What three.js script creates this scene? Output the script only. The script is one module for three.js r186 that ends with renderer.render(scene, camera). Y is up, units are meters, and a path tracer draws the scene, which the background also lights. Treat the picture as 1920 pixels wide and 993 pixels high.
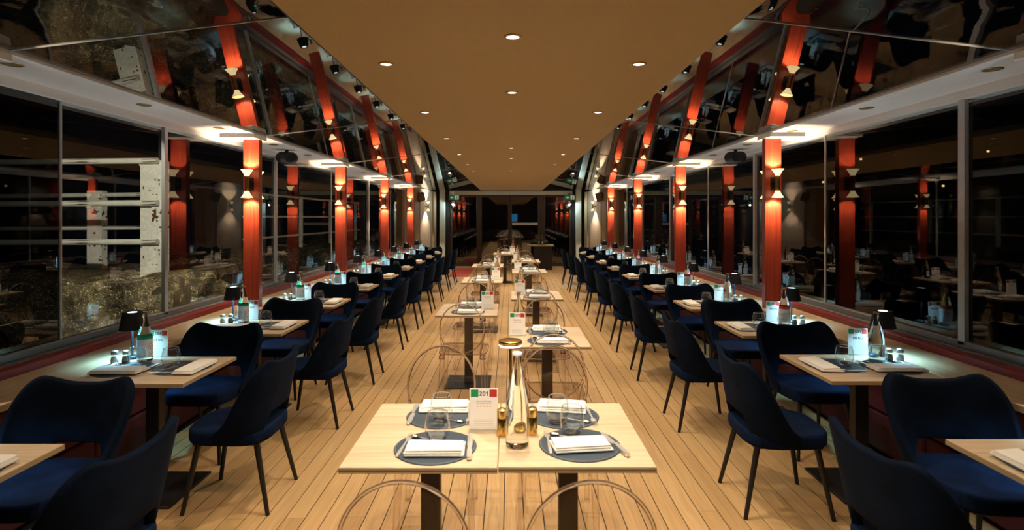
import * as THREE from 'three';
import { RoundedBoxGeometry } from 'three/addons/geometries/RoundedBoxGeometry.js';
import { mergeGeometries } from 'three/addons/utils/BufferGeometryUtils.js';

// ------------------------------------------------------------------ camera, sky, exposure
const scene = new THREE.Scene();
const EYE = 1.69, F = 1030, CX = 957, CY = 407, IW = 1920, IH = 993;
const FULLH = 2 * (IH - CY), FULLW = 2 * (IW - CX);
const camera = new THREE.PerspectiveCamera(2 * Math.atan(FULLH / 2 / F) * 180 / Math.PI, FULLW / FULLH, 0.05, 300);
camera.position.set(0, EYE, 0);
camera.lookAt(0, EYE, -10);
camera.focus = 4.6; camera.userData.fStop = 2.4;                         // the photograph's shallow focus, past the first table
camera.setViewOffset(FULLW, FULLH, FULLW / 2 - CX, FULLH / 2 - CY, IW, IH);
scene.background = new THREE.Color().setRGB(0.0009, 0.0011, 0.0016);   // the night
const renderer = new THREE.WebGLRenderer();
renderer.toneMapping = THREE.LinearToneMapping;
renderer.toneMappingExposure = 1.0;
renderer.shadowMap.enabled = true;
// strengths of the lamps (candela); each light stands in the builder of its own lamp
const POWER = { down: 8.1, sconce: 3.2, table: 3.3, lampUp: 1.6, cream: 7, flood: 24, exit: 1.5 };

// ------------------------------------------------------------------ helpers
let rs = 12345;
const rnd = () => { rs = (rs * 1664525 + 1013904223) >>> 0; return rs / 4294967296; };
const jit = (a) => (rnd() - 0.5) * 2 * a;
const rgb = (r, g, b) => new THREE.Color().setRGB(r, g, b);
const lerp = (a, b, t) => a + (b - a) * t;
const smooth = (a, b, x) => { const t = Math.min(1, Math.max(0, (x - a) / (b - a))); return t * t * (3 - 2 * t); };
const taken = new Map();
function numbered(name) { const n = taken.get(name) ?? 0; taken.set(name, n + 1); return n ? name + '_' + String(n).padStart(3, '0') : name; }
function tag(o, label, category, group) { o.userData = { label, category }; if (group) o.userData.group = group; return o; }
function root(name, x = 0, y = 0, z = 0, turn = 0) { const g = new THREE.Group(); g.name = numbered(name); g.position.set(x, y, z); g.rotation.y = turn; scene.add(g); return g; }
function mesh(name, geo, mat, parent) { const m = new THREE.Mesh(geo, mat); m.name = parent ? name : numbered(name); m.castShadow = m.receiveShadow = true; (parent ?? scene).add(m); return m; }
function place(proto, x, y, z, turn, label, group) {      // the first call moves the built one, later calls copy it with its parts
  const o = proto.used ? proto.o.clone() : proto.o;
  if (proto.used) { o.name = numbered(proto.name); scene.add(o); o.userData = { ...proto.o.userData }; }
  proto.used = true;
  o.position.set(x, y, z); o.rotation.set(0, turn, 0);
  o.userData.label = label; if (group) o.userData.group = group;
  return o;
}
function proto(name, category, build) { const o = root(name); build(o); o.userData.category = category; return { o, name, used: false }; }
function structure(o) { o.userData = { kind: 'structure' }; return o; }
function shift(g, x, y, z) { g.translate(x, y, z); return g; }
function uvMetres(g, grain = 'x') {                        // planar uv in metres, u along the grain
  if (g.index) { const k = g.toNonIndexed(); g.copy(k); g.setIndex(null); }
  const p = g.attributes.position, n = g.attributes.normal, uv = new Float32Array(p.count * 2);
  for (let i = 0; i < p.count; i++) {
    const q = { x: p.getX(i), y: p.getY(i), z: p.getZ(i) }, a = { x: Math.abs(n.getX(i)), y: Math.abs(n.getY(i)), z: Math.abs(n.getZ(i)) };
    const big = a.x >= a.y && a.x >= a.z ? 'x' : a.y >= a.z ? 'y' : 'z';
    const axes = ['x', 'y', 'z'].filter((k) => k !== big);
    const u = axes.includes(grain) ? grain : axes[0], v = axes.find((k) => k !== u);
    uv[i * 2] = q[u]; uv[i * 2 + 1] = q[v];
  }
  g.setAttribute('uv', new THREE.BufferAttribute(uv, 2));
  return g;
}
function box(x0, x1, y0, y1, z0, z1, r = 0, grain) {
  const w = Math.abs(x1 - x0), h = Math.abs(y1 - y0), d = Math.abs(z1 - z0);
  const g = r > 0 ? new RoundedBoxGeometry(w, h, d, 2, Math.min(r, w / 2.05, h / 2.05, d / 2.05)) : new THREE.BoxGeometry(w, h, d);
  g.translate((x0 + x1) / 2, (y0 + y1) / 2, (z0 + z1) / 2);
  return grain ? uvMetres(g, grain) : g;
}
const lathe = (pts, n = 32) => new THREE.LatheGeometry(pts.map(([r, y]) => new THREE.Vector2(r, y)), n);
function rod(a, b, r0, r1, n = 14) {
  const A = new THREE.Vector3(...a), B = new THREE.Vector3(...b), d = B.clone().sub(A), g = new THREE.CylinderGeometry(r1, r0, d.length(), n);
  g.applyQuaternion(new THREE.Quaternion().setFromUnitVectors(new THREE.Vector3(0, 1, 0), d.clone().normalize()));
  return shift(g, ...A.add(B).multiplyScalar(0.5).toArray());
}
function tube(pts, r, n = 40, m = 10, closed = false) { return new THREE.TubeGeometry(new THREE.CatmullRomCurve3(pts.map((p) => new THREE.Vector3(...p)), closed), n, r, m, closed); }
const join = (a) => mergeGeometries(a.map((g) => { const k = g.index ? g.toNonIndexed() : g; for (const n of Object.keys(k.attributes)) if (!['position', 'normal', 'uv'].includes(n)) k.deleteAttribute(n); return k; }));
function spot(x, y, z, tx, ty, tz, color, power, angle, penumbra, soft = 1) {
  const l = new THREE.SpotLight(color, power, 0, angle, penumbra, 2);
  l.name = numbered('spot'); l.position.set(x, y, z); l.target.position.set(tx, ty, tz); l.target.updateMatrixWorld();
  l.castShadow = true; l.shadow.radius = soft; scene.add(l); return l;
}
function bulbLight(x, y, z, color, power, soft = 1) { const l = new THREE.PointLight(color, power, 0, 2); l.name = numbered('bulb_light'); l.position.set(x, y, z); l.castShadow = true; l.shadow.radius = soft; scene.add(l); return l; }
const ORD = ['first', 'second', 'third', 'fourth', 'fifth', 'sixth', 'seventh', 'eighth', 'ninth', 'tenth', 'eleventh', 'twelfth', 'thirteenth', 'fourteenth'];

// ------------------------------------------------------------------ textures
const hash = (x, y, s) => { let h = (x * 374761393 + y * 668265263 + s * 974634321) | 0; h = Math.imul(h ^ (h >>> 13), 1274126177); return ((h ^ (h >>> 16)) >>> 0) / 4294967296; };
function noise(x, y, s, px, py) {                          // tiling value noise
  const ix = Math.floor(x), iy = Math.floor(y), fx = x - ix, fy = y - iy, w = (a, p) => ((a % p) + p) % p;
  const u = fx * fx * (3 - 2 * fx), v = fy * fy * (3 - 2 * fy);
  return lerp(lerp(hash(w(ix, px), w(iy, py), s), hash(w(ix + 1, px), w(iy, py), s), u), lerp(hash(w(ix, px), w(iy + 1, py), s), hash(w(ix + 1, px), w(iy + 1, py), s), u), v);
}
function dataTex(w, h, f, srgb, rx = 1, ry = 1) {
  const d = new Uint8Array(w * h * 4);
  for (let y = 0; y < h; y++) for (let x = 0; x < w; x++) {
    const c = f(x / w, y / h), i = (y * w + x) * 4;
    for (let k = 0; k < 3; k++) d[i + k] = Math.max(0, Math.min(255, Math.round((Array.isArray(c) ? c[k] : c) * 255)));
    d[i + 3] = 255;
  }
  const t = new THREE.DataTexture(d, w, h);
  t.wrapS = t.wrapT = THREE.RepeatWrapping; t.magFilter = THREE.LinearFilter; t.minFilter = THREE.LinearMipmapLinearFilter; t.repeat.set(rx, ry);
  if (srgb) t.colorSpace = THREE.SRGBColorSpace;
  t.needsUpdate = true;
  return t;
}
// wood: u runs along the grain over 1/rx metres
function woodTex(dark, light, s, figure = 1, rx = 0.6, ry = 2.2) {
  return dataTex(512, 512, (u, v) => {
    const warp = noise(u * 5, v * 6, s, 5, 6) * 0.9 + noise(u * 11, v * 13, s + 1, 11, 13) * 0.3;
    const fine = noise(u * 8, v * 150, s + 2, 8, 150), mid = noise(u * 4, v * 40 + warp * 2.2, s + 3, 4, 400), broad = noise(u * 2, v * 7 + warp, s + 4, 2, 700);
    const cath = 0.5 + 0.5 * Math.sin((v * 26 + warp * 3.4) * 2 * Math.PI * 0.5);
    const t = Math.min(1, Math.max(0, 0.32 * fine + 0.3 * mid + 0.24 * broad + 0.22 * cath * figure));
    return [0, 1, 2].map((k) => lerp(dark[k], light[k], t));
  }, true, rx, ry);
}
const weave = dataTex(128, 128, (u, v) => 0.5 + 0.25 * Math.sin(u * 2 * Math.PI * 16) * Math.sin(v * 2 * Math.PI * 16) + 0.3 * (noise(u * 64, v * 64, 9, 64, 64) - 0.5), false, 12, 12);
const velvetNoise = dataTex(256, 256, (u, v) => { const n = 0.62 + 0.3 * noise(u * 8, v * 8, 4, 8, 8) + 0.2 * noise(u * 90, v * 90, 5, 90, 90); return [n, n, n]; }, true, 1.6, 1.6);
const ripple = dataTex(256, 256, (u, v) => 0.6 * noise(u * 5, v * 4, 31, 5, 4) + 0.3 * noise(u * 11, v * 9, 32, 11, 9), false, 0.55, 0.4);
const plaster = dataTex(256, 256, (u, v) => { const n = 0.9 + 0.1 * noise(u * 6, v * 6, 14, 6, 6) * noise(u * 60, v * 60, 15, 60, 60); return [n, n, n]; }, true, 0.8, 0.8);
const rockTex = dataTex(512, 512, (u, v) => {
  const a = noise(u * 7, v * 7, 41, 7, 7), b = noise(u * 40, v * 40, 42, 40, 40), c = noise(u * 150, v * 150, 43, 150, 150);
  const glint = c > 0.84 ? 0.5 : 0, n = 0.16 + 0.28 * a + 0.25 * b * b + glint;
  return [n * 1.05, n * 0.95, n * 0.72];
}, true, 0.6, 0.6);
const rockBump = dataTex(512, 512, (u, v) => 0.5 * noise(u * 30, v * 30, 44, 30, 30) + 0.5 * noise(u * 110, v * 110, 45, 110, 110), false, 0.6, 0.6);
const rustTex = dataTex(256, 256, (u, v) => {
  const n = noise(u * 9, v * 9, 51, 9, 9) * 0.6 + noise(u * 34, v * 34, 52, 34, 34) * 0.4, r = smooth(0.72, 0.8, n), w = 0.86 + 0.1 * noise(u * 60, v * 60, 53, 60, 60);
  return [lerp(w, 0.3, r), lerp(w, 0.2, r), lerp(w * 0.97, 0.13, r)];
}, true, 1.2, 1.2);
function bark(t, s) { const k = t.clone(); k.offset.set(s * 0.37, s * 0.21); return k; }

// ------------------------------------------------------------------ materials
const std = (o) => new THREE.MeshStandardMaterial(o), phy = (o) => new THREE.MeshPhysicalMaterial(o);
const oakTex = woodTex([0.66, 0.57, 0.45], [0.86, 0.78, 0.66], 3, 0.35, 0.7, 1.6);
const floorTex = woodTex([0.625, 0.49, 0.325], [0.77, 0.64, 0.455], 7, 0.7, 0.8, 3.1);
const redWoodTex = woodTex([0.48, 0.14, 0.08], [0.78, 0.34, 0.22], 11, 0.3, 0.5, 2.6);
const plyTex = dataTex(16, 64, (u, v) => { const n = Math.floor(v * 7) % 2 ? 0.42 : 0.66; return [n, n * 0.84, n * 0.6]; }, true, 1, 1);
const M = {
  oak: std({ map: oakTex, color: rgb(0.9, 0.87, 0.86), roughness: 0.42 }),
  edge: std({ color: rgb(0.33, 0.23, 0.12), roughness: 0.6 }),
  ply: std({ color: rgb(0.48, 0.34, 0.18), roughness: 0.6 }),
  plyDark: std({ color: rgb(0.2, 0.125, 0.06), roughness: 0.6 }),
  ledge: std({ map: oakTex, color: rgb(0.92, 0.86, 0.78), roughness: 0.45 }),
  caulk: std({ color: rgb(0.012, 0.01, 0.008), roughness: 0.8 }),
  planks: [0, 1, 2, 3].map((k) => std({ map: bark(floorTex, k), color: rgb(...[[0.92, 0.88, 0.82], [0.86, 0.81, 0.73], [0.93, 0.9, 0.87], [0.81, 0.76, 0.7]][k]), roughness: 0.48 })),
  red: std({ map: redWoodTex, roughness: 0.35 }),
  redPaint: std({ color: rgb(0.2, 0.012, 0.014), roughness: 0.4 }),
  maroon: phy({ color: rgb(0.07, 0.003, 0.007), roughness: 0.7, sheen: 0.4, sheenColor: rgb(0.4, 0.05, 0.06), sheenRoughness: 0.5 }),
  white: std({ map: plaster, color: rgb(0.78, 0.76, 0.73), roughness: 0.5 }),
  sill: std({ color: rgb(0.2, 0.205, 0.21), roughness: 0.45, metalness: 0.5 }),
  alu: std({ color: rgb(0.5, 0.51, 0.52), roughness: 0.42, metalness: 0.6 }),
  dark: std({ color: rgb(0.012, 0.012, 0.013), roughness: 0.5 }),
  frame: std({ color: rgb(0.035, 0.022, 0.016), roughness: 0.45 }),
  glass: phy({ color: rgb(0.86, 0.9, 0.88), transmission: 1, thickness: 0, roughness: 0, ior: 1.62 }),
  endGlass: phy({ color: rgb(0.5, 0.5, 0.5), transmission: 1, thickness: 0, roughness: 0, ior: 2.2 }),
  tinted: phy({ color: rgb(0.06, 0.063, 0.065), transmission: 1, thickness: 0, roughness: 0, ior: 1.62 }),
  roof: phy({ color: rgb(0.5, 0.53, 0.53), transmission: 1, thickness: 0, roughness: 0.0, ior: 2.6 }),
  roofWavy: phy({ color: rgb(0.5, 0.53, 0.53), transmission: 1, thickness: 0, roughness: 0.02, ior: 2.5, bumpMap: ripple, bumpScale: 0.02 }),
  ceiling: std({ map: weave, color: rgb(0.95, 0.72, 0.4), roughness: 0.85 }),
  cream: std({ map: plaster, color: rgb(0.72, 0.6, 0.5), roughness: 0.7 }),
  tan: std({ map: plaster, color: rgb(0.42, 0.29, 0.17), roughness: 0.7 }),
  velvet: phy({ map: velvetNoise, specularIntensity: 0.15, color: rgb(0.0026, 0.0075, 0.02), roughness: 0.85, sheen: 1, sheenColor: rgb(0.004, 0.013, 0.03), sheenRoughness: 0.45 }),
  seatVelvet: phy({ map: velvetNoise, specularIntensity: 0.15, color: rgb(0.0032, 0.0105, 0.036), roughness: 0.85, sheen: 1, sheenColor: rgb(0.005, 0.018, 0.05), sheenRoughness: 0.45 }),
  blackMetal: std({ color: rgb(0.011, 0.0095, 0.009), roughness: 0.42, metalness: 0.2 }),
  bronze: std({ color: rgb(0.055, 0.04, 0.028), roughness: 0.45, metalness: 0.4 }),
  acrylicRim: phy({ color: rgb(0.97, 0.95, 0.95), transmission: 1, thickness: 0.01, roughness: 0.02, ior: 1.36, attenuationColor: rgb(0.8, 0.7, 0.72), attenuationDistance: 0.05 }),
  acrylic: phy({ color: rgb(0.965, 0.945, 0.935), transmission: 1, thickness: 0, roughness: 0.0, ior: 1.49 }),
  clear: phy({ color: rgb(0.97, 0.985, 0.98), transmission: 1, thickness: 0, roughness: 0.0, ior: 1.55 }),
  bottle: phy({ color: rgb(0.97, 1, 0.99), transmission: 1, thickness: 0.05, roughness: 0.0, ior: 1.36, attenuationColor: rgb(0.85, 0.95, 0.9), attenuationDistance: 0.4 }),
  wineGlass: phy({ color: rgb(0.97, 0.98, 0.98), transmission: 1, thickness: 0, roughness: 0, ior: 1.75 }),
  glassSolid: phy({ color: rgb(1, 1, 1), transmission: 1, thickness: 0.004, roughness: 0, ior: 1.45 }),
  mat: std({ color: rgb(0.02, 0.034, 0.052), roughness: 0.5 }),
  matStitch: std({ color: rgb(0.12, 0.13, 0.14), roughness: 0.6 }),
  napkin: std({ color: rgb(0.84, 0.8, 0.74), roughness: 0.9, bumpMap: weave, bumpScale: 0.0006 }),
  steel: std({ color: rgb(0.82, 0.8, 0.77), roughness: 0.36, metalness: 1 }),
  gold: std({ color: rgb(0.72, 0.45, 0.13), roughness: 0.24, metalness: 1 }),
  brass: std({ color: rgb(0.5, 0.32, 0.12), roughness: 0.35, metalness: 1 }),
  salt: std({ color: rgb(0.8, 0.79, 0.76), roughness: 0.9 }),
  pepper: std({ color: rgb(0.2, 0.14, 0.08), roughness: 0.9 }),
  shade: std({ color: rgb(0.006, 0.006, 0.007), roughness: 0.55 }),
  lampBlue: std({ color: rgb(0.02, 0.035, 0.06), roughness: 0.35, metalness: 0.5 }),
  ledCool: std({ color: rgb(0.8, 0.9, 1), emissive: rgb(0.7, 0.9, 1), emissiveIntensity: 2.2 }),
  ledWarm: std({ color: rgb(1, 0.9, 0.75), emissive: rgb(1, 0.86, 0.62), emissiveIntensity: 5 }),
  ledRing: std({ color: rgb(1, 0.95, 0.85), emissive: rgb(1, 0.92, 0.78), emissiveIntensity: 2.0 }),
  shadeGlow: std({ color: rgb(0.9, 0.75, 0.45), emissive: rgb(1, 0.74, 0.36), emissiveIntensity: 1.9, roughness: 0.4, side: THREE.DoubleSide }),
  bulb: std({ color: rgb(1, 0.9, 0.7), emissive: rgb(1, 0.8, 0.5), emissiveIntensity: 8 }),
  unlit: std({ color: rgb(0.25, 0.2, 0.14), roughness: 0.3 }),
  rail: std({ map: rustTex, roughness: 0.6 }),
  rock: std({ map: rockTex, bumpMap: rockBump, bumpScale: 0.02, roughness: 0.75 }),
  paving: std({ map: rockTex, color: rgb(0.6, 0.5, 0.42), roughness: 0.9 }),
  darkRock: std({ map: rockTex, color: rgb(0.35, 0.36, 0.34), bumpMap: rockBump, bumpScale: 0.03, roughness: 0.9 }),
  rug: std({ color: rgb(0.32, 0.03, 0.02), roughness: 0.95 }),
  postPaint: std({ color: rgb(0.62, 0.72, 0.7), roughness: 0.5 }),
};

// ------------------------------------------------------------------ floor
const HALF = 2.62, PLANK = 0.1118, END = 19.0;
{
  const floor = root('floor'); structure(floor);
  mesh('underfloor', box(-3.2, 3.2, -0.12, -0.006, 3, -24), M.caulk, floor);
  const LEN = 2.3, variants = [0, 1, 2, 3, 4, 5].map((k) => {
    const g = box(-PLANK / 2 + 0.0027, PLANK / 2 - 0.0027, -0.02, 0, -LEN / 2 + 0.0006, LEN / 2 - 0.0006, 0.0015, 'z');
    const uv = g.attributes.uv; for (let i = 0; i < uv.count; i++) uv.setXY(i, uv.getX(i) + k * 1.31, uv.getY(i) + k * 0.173);
    return g;
  });
  const spots = [], rows = Math.round(2 * HALF / PLANK);
  for (let r = 0; r < rows; r++) for (let k = -1; k < 11; k++) {
    const x = -HALF + (r + 0.5) * PLANK + 0.012, d = k * LEN + ((r * 0.77) % 2.3) - 0.4;
    if (d - LEN / 2 > END) continue;
    spots.push([x, d, Math.hypot(x, Math.max(d, 1.5) - 2.2) + (d + LEN / 2 < 2.6 ? 30 : 0)]);
  }
  spots.sort((a, b) => a[2] - b[2]);
  const rest = [[], [], [], []];
  spots.forEach(([x, d], i) => {
    const g = variants[Math.floor(rnd() * 6)], k = Math.floor(rnd() * 4);
    if (i < 300) { const m = mesh('plank', g, M.planks[k], floor); m.position.set(x, 0, -d); } else rest[k].push(g.clone().translate(x, 0, -d));
  });
  rest.forEach((r, k) => { if (r.length) { const m = mesh('planks_beyond', join(r), M.planks[k], floor); m.userData = { kind: 'stuff' }; } });
}
// ------------------------------------------------------------------ side walls, ledges, windows, soffits, roof glass
const GX = 3.1, SOF = 2.55, ROOFIN = 1.02, ROOFY = 2.765, NEAR = -2.2, SIDEEND = 16.2;
let windowNo = 1;
const SIDE = { '-1': 'left', '1': 'right' };
for (const s of [-1, 1]) {
  const side = SIDE[s], X = (a, b) => (s < 0 ? [-b, -a] : [a, b]);
  // lower wall with upholstered panels
  const wall = root('wall_' + side); structure(wall);
  mesh('lining', box(...X(2.68, 3.16), -0.02, 0.705, -NEAR, -SIDEEND - 3), M.dark, wall);
  for (let d = NEAR + 0.2, k = 0; d < SIDEEND - 0.5; d += 1.37, k++) for (const [a, b] of [[0.03, 0.3], [0.31, 0.69]]) mesh('upholstered_panel', box(...X(2.62, 2.70), a, b, -d, -d - 1.36, 0.02), M.maroon, wall);
  const ledge = mesh('window_ledge', box(...X(2.5565, 2.94), 0.71, 0.748, -NEAR, -SIDEEND, 0.004, 'z'), M.ledge);
  tag(ledge, `long oak ledge under the ${s < 0 ? 'left windows with the white railing outside' : 'right windows over dark water'}`, 'ledge');
  const trim = mesh('trim_' + (s < 0 ? 1 : 2), box(...X(2.935, 3.02), 0.70, 0.795, -NEAR, -SIDEEND, 0.006), M.redPaint); structure(trim);
  const sill = mesh('trim_' + (s < 0 ? 3 : 4), join([box(...X(3.02, 3.16), 0.70, 0.80, -NEAR, -SIDEEND), box(...X(3.07, 3.13), 0.80, 0.85, -NEAR, -SIDEEND, 0.006)]), M.sill); structure(sill);
  const head = mesh('trim_' + (s < 0 ? 5 : 6), join([box(...X(2.645, 3.2), SOF, SOF + 0.05, -NEAR, -SIDEEND - 2.6, 0.004), box(...X(3.06, 3.2), SOF - 0.06, SOF, -NEAR, -SIDEEND)]), M.white); structure(head);
  // window panes between mullions; [d, width of the mullion]
  const mull = s < 0 ? [[0.6, 0.03], [2.3, 0.03], [3.78, 0.016], [4.905, 0.045], [7.22, 0.045], [9.5, 0.016], [11.96, 0.03], [14.2, 0.016], [SIDEEND, 0.05]]
    : [[0.6, 0.03], [2.2, 0.03], [3.743, 0.055], [5.4, 0.016], [6.93, 0.05], [8.6, 0.016], [10.6, 0.03], [12.9, 0.045], [14.6, 0.016], [SIDEEND, 0.05]];
  let d0 = NEAR;
  mull.forEach(([d, w], k) => {
    const win = root('window_' + windowNo++); structure(win);
    mesh('pane', box(...X(GX - 0.003, GX + 0.003), 0.84, SOF - 0.05, -d0, -d), s < 0 && d <= 3.78 ? M.tinted : M.glass, win).geometry = (() => { const g = new THREE.PlaneGeometry(d - d0, SOF - 0.89); g.rotateY(-s * Math.PI / 2); return shift(g, s * GX, (0.84 + SOF - 0.05) / 2, -(d0 + d) / 2); })();
    mesh('mullion', box(...X(GX - (w < 0.02 ? 0.01 : 0.03), GX + 0.003), 0.82, SOF, -d + w / 2, -d - w / 2, 0.003), M.alu, win);
    d0 = d;
  });
  // sloped roof glass, one pane after another
  const cuts = [NEAR, 2.9, 5.95, 8.95, 11.95, 15.0, 19.2];
  for (let k = 0; k + 1 < cuts.length; k++) {
    const win = root('window_' + windowNo++); structure(win);
    const a = cuts[k] + 0.004, b = cuts[k + 1] - 0.004, g = new THREE.BufferGeometry();
    const xo = s * 2.645, yo = SOF + 0.02, xi = s * ROOFIN, yi = ROOFY, sl = Math.hypot(xo - xi, yi - yo);
    const pos = [xo, yo, -a, xi, yi, -a, xi, yi, -b, xo, yo, -b], idx = s < 0 ? [0, 1, 2, 0, 2, 3] : [0, 2, 1, 0, 3, 2];
    g.setAttribute('position', new THREE.Float32BufferAttribute(pos, 3)); g.setAttribute('uv', new THREE.Float32BufferAttribute([0, a, sl, a, sl, b, 0, b], 2)); g.setIndex(idx); g.computeVertexNormals();
    mesh('pane', g, k === 0 ? M.roofWavy : M.roof, win);
    const e = 0.008, h = new THREE.BoxGeometry(sl, 0.012, e); h.rotateZ(Math.atan2(yi - yo, xi - xo)); shift(h, (xo + xi) / 2, (yo + yi) / 2 + 0.002, -cuts[k + 1]);
    mesh('joint', h, M.alu, win);
  }
  // lining of the far side wall: tan and cream panels
  const far = root('wall_far_' + side); structure(far);
  const fx = (d) => lerp(2.86, 2.56, (d - 16.2) / 2.8);
  const quad = (d1, d2, y0, y1, t, out = 0) => {
    const A = new THREE.Vector2(s * (fx(d1) - out), -d1), B = new THREE.Vector2(s * (fx(d2) - out), -d2), L = A.distanceTo(B), g = new RoundedBoxGeometry(L, y1 - y0, t, 1, 0.008);
    g.rotateY(Math.atan2(-(B.y - A.y), B.x - A.x)); return shift(g, (A.x + B.x) / 2, (y0 + y1) / 2, (A.y + B.y) / 2);
  };
  mesh('lining', box(...X(2.9, 3.2), 0, SOF, -16.25, -19.1), M.dark, far);
  mesh('return_panel', box(...X(2.84, 3.2), 0, SOF, -16.2, -16.26), M.tan, far);
  for (const [a, b, m, o] of [[16.25, 16.75, M.tan, 0.0], [16.76, 18.0, M.cream, 0.02], [18.01, 18.35, M.tan, 0], [18.36, 18.75, M.tan, 0.03]]) mesh('wall_panel', quad(a, b, 0.02, SOF, 0.06, o), m, far);
}
// ------------------------------------------------------------------ ceiling panel
const CE = 2.58;
{
  const c = root('ceiling'); structure(c);
  mesh('panel', box(-0.985, 1.05, CE, CE + 0.06, -NEAR, -18.3, 0.004, 'z'), M.ceiling, c);
  mesh('upper_deck', box(-1.06, 1.1, CE + 0.062, ROOFY + 0.05, -NEAR, -19.2), M.dark, c);
}
// ------------------------------------------------------------------ end wall with glass doors, and the wall behind the camera
{
  const w = root('wall_back'); structure(w);
  mesh('header', box(-2.1, 2.14, 2.46, 2.6, -18.95, -19.1, 0.01), M.postPaint, w);
  mesh('upper_panel', box(-3.2, 3.2, 2.6, 2.9, -19.1, -19.2), M.dark, w);
  mesh('side_panel', box(-3.2, -2.05, 0, 2.6, -19.1, -19.2), M.dark, w);
  mesh('side_panel', box(2.09, 3.2, 0, 2.6, -19.1, -19.2), M.dark, w);
  for (const [a, b] of [[-2.07, -2.0], [-1.17, -0.99], [-0.08, 0.05], [0.95, 1.2], [2.04, 2.1]]) mesh('frame_post', box(a, b, 0, 2.46, -18.97, -19.09, 0.01), M.frame, w);
  mesh('frame_rail', box(-2.07, 2.1, 2.38, 2.46, -18.98, -19.08, 0.005), M.frame, w);
  mesh('frame_rail', box(-2.07, 2.1, 0, 0.12, -18.98, -19.08, 0.005), M.frame, w);
  const pane = (name, a, b, n) => { const d = root(name); structure(d); const g = new THREE.PlaneGeometry(b - a, 2.26); mesh('pane', shift(g, (a + b) / 2, 1.25, -19.03), M.endGlass, d); return d; };
  pane('window_' + windowNo++, -2.0, -1.17); pane('door_1', -0.99, -0.08);
  const d2 = pane('door_2', 0.05, 0.95); pane('window_' + windowNo++, 1.2, 2.04);
  mesh('push_bar', box(0.06, 0.94, 1.42, 1.5, -18.94, -18.99, 0.01), M.white, d2);
  const posts = [-1, 1].map((s) => { const p = mesh('end_post', box(s * 2.33 - 0.09, s * 2.33 + 0.09, 0, SOF + 0.1, -18.75, -18.94, 0.01), M.postPaint); tag(p, `pale painted steel post at the ${s < 0 ? 'left' : 'right'} end of the room beside the dark doors`, 'post'); return p; });
  const back = mesh('wall_front', box(-3.2, 3.2, -0.1, 2.95, -NEAR, -NEAR + 0.1), M.dark); structure(back);
  // dim room behind the doors
  const room = root('wall_beyond'); structure(room);
  mesh('back_panel', box(-3.2, 3.2, 0, 2.9, -23.9, -24), M.frame, room);
  mesh('side_panel', box(-3.2, -3.1, 0, 2.9, -19.2, -24), M.dark, room); mesh('side_panel', box(3.1, 3.2, 0, 2.9, -19.2, -24), M.dark, room); mesh('ceiling_panel', box(-3.2, 3.2, 2.9, 2.95, -19.2, -24), M.dark, room);
  const mon = root('monitor', 0.1, 1.2, -22); tag(mon, 'small glowing blue monitor in the dark room behind the glass doors', 'monitor');
  mesh('screen', box(-0.16, 0.18, 0.32, 0.62, 0, 0.02, 0.004), std({ color: rgb(0.01, 0.05, 0.1), emissive: rgb(0.03, 0.22, 0.42), emissiveIntensity: 0.8 }), mon);
  mesh('stand', join([box(-0.02, 0.04, 0, 0.34, -0.02, 0, 0.004), box(-0.12, 0.14, 0, 0.015, -0.1, 0.06, 0.004)]), M.dark, mon);
  const counter = mesh('bar_counter', box(-0.9, 0.9, 0, 1.2, -21.7, -22.3, 0.02), M.frame); tag(counter, 'dark bar counter in the unlit room behind the glass doors', 'counter');
}
// ------------------------------------------------------------------ red posts with capital boxes, sconces
const COLD = { '-1': [2.73, 5.76, 8.78, 11.86, 14.9], '1': [2.7, 5.68, 8.755, 11.7, 14.85] };
const sconceColor = rgb(1, 0.76, 0.5);
const sconceProto = proto('wall_sconce', 'wall lamp', (o) => {
  const prof = [];
  for (let i = 0; i <= 10; i++) { const t = i / 10; prof.push([0.022 + 0.038 * Math.pow(t, 1.5), 0.075 + 0.07 * t]); }
  const up = mesh('upper_shade', lathe(prof), M.shadeGlow, o);
  const low = mesh('lower_shade', lathe(prof.map(([r, y]) => [r, -y]).reverse()), M.shadeGlow, o);
  mesh('waist', lathe([[0.0, -0.078], [0.023, -0.078], [0.0205, -0.04], [0.02, 0], [0.0205, 0.04], [0.023, 0.078], [0, 0.078]]), M.brass, o);
  mesh('wall_arm', join([rod([0, 0, -0.015], [0, 0, -0.085], 0.012, 0.012), box(-0.03, 0.03, -0.07, 0.07, -0.092, -0.084, 0.003)]), M.blackMetal, o);
  const rim = (y) => new THREE.TorusGeometry(0.06, 0.002, 8, 32).rotateX(Math.PI / 2).translate(0, y, 0);
  mesh('rim', rim(0.146), M.brass, up); mesh('rim', rim(-0.146), M.brass, low);
  for (const y of [0.1, -0.1]) mesh('bulb', new THREE.SphereGeometry(0.015, 14, 10).translate(0, y, 0), M.bulb, y > 0 ? up : low);
});
function sconce(x, y, z, turn, label, group, power = POWER.sconce) {
  place(sconceProto, x, y, z, turn, label, group);
  for (const k of [1, -1]) spot(x, y + 0.1 * k, z, x, y + k, z, sconceColor, power, 0.93, 0.12, 0.6);
}
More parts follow.
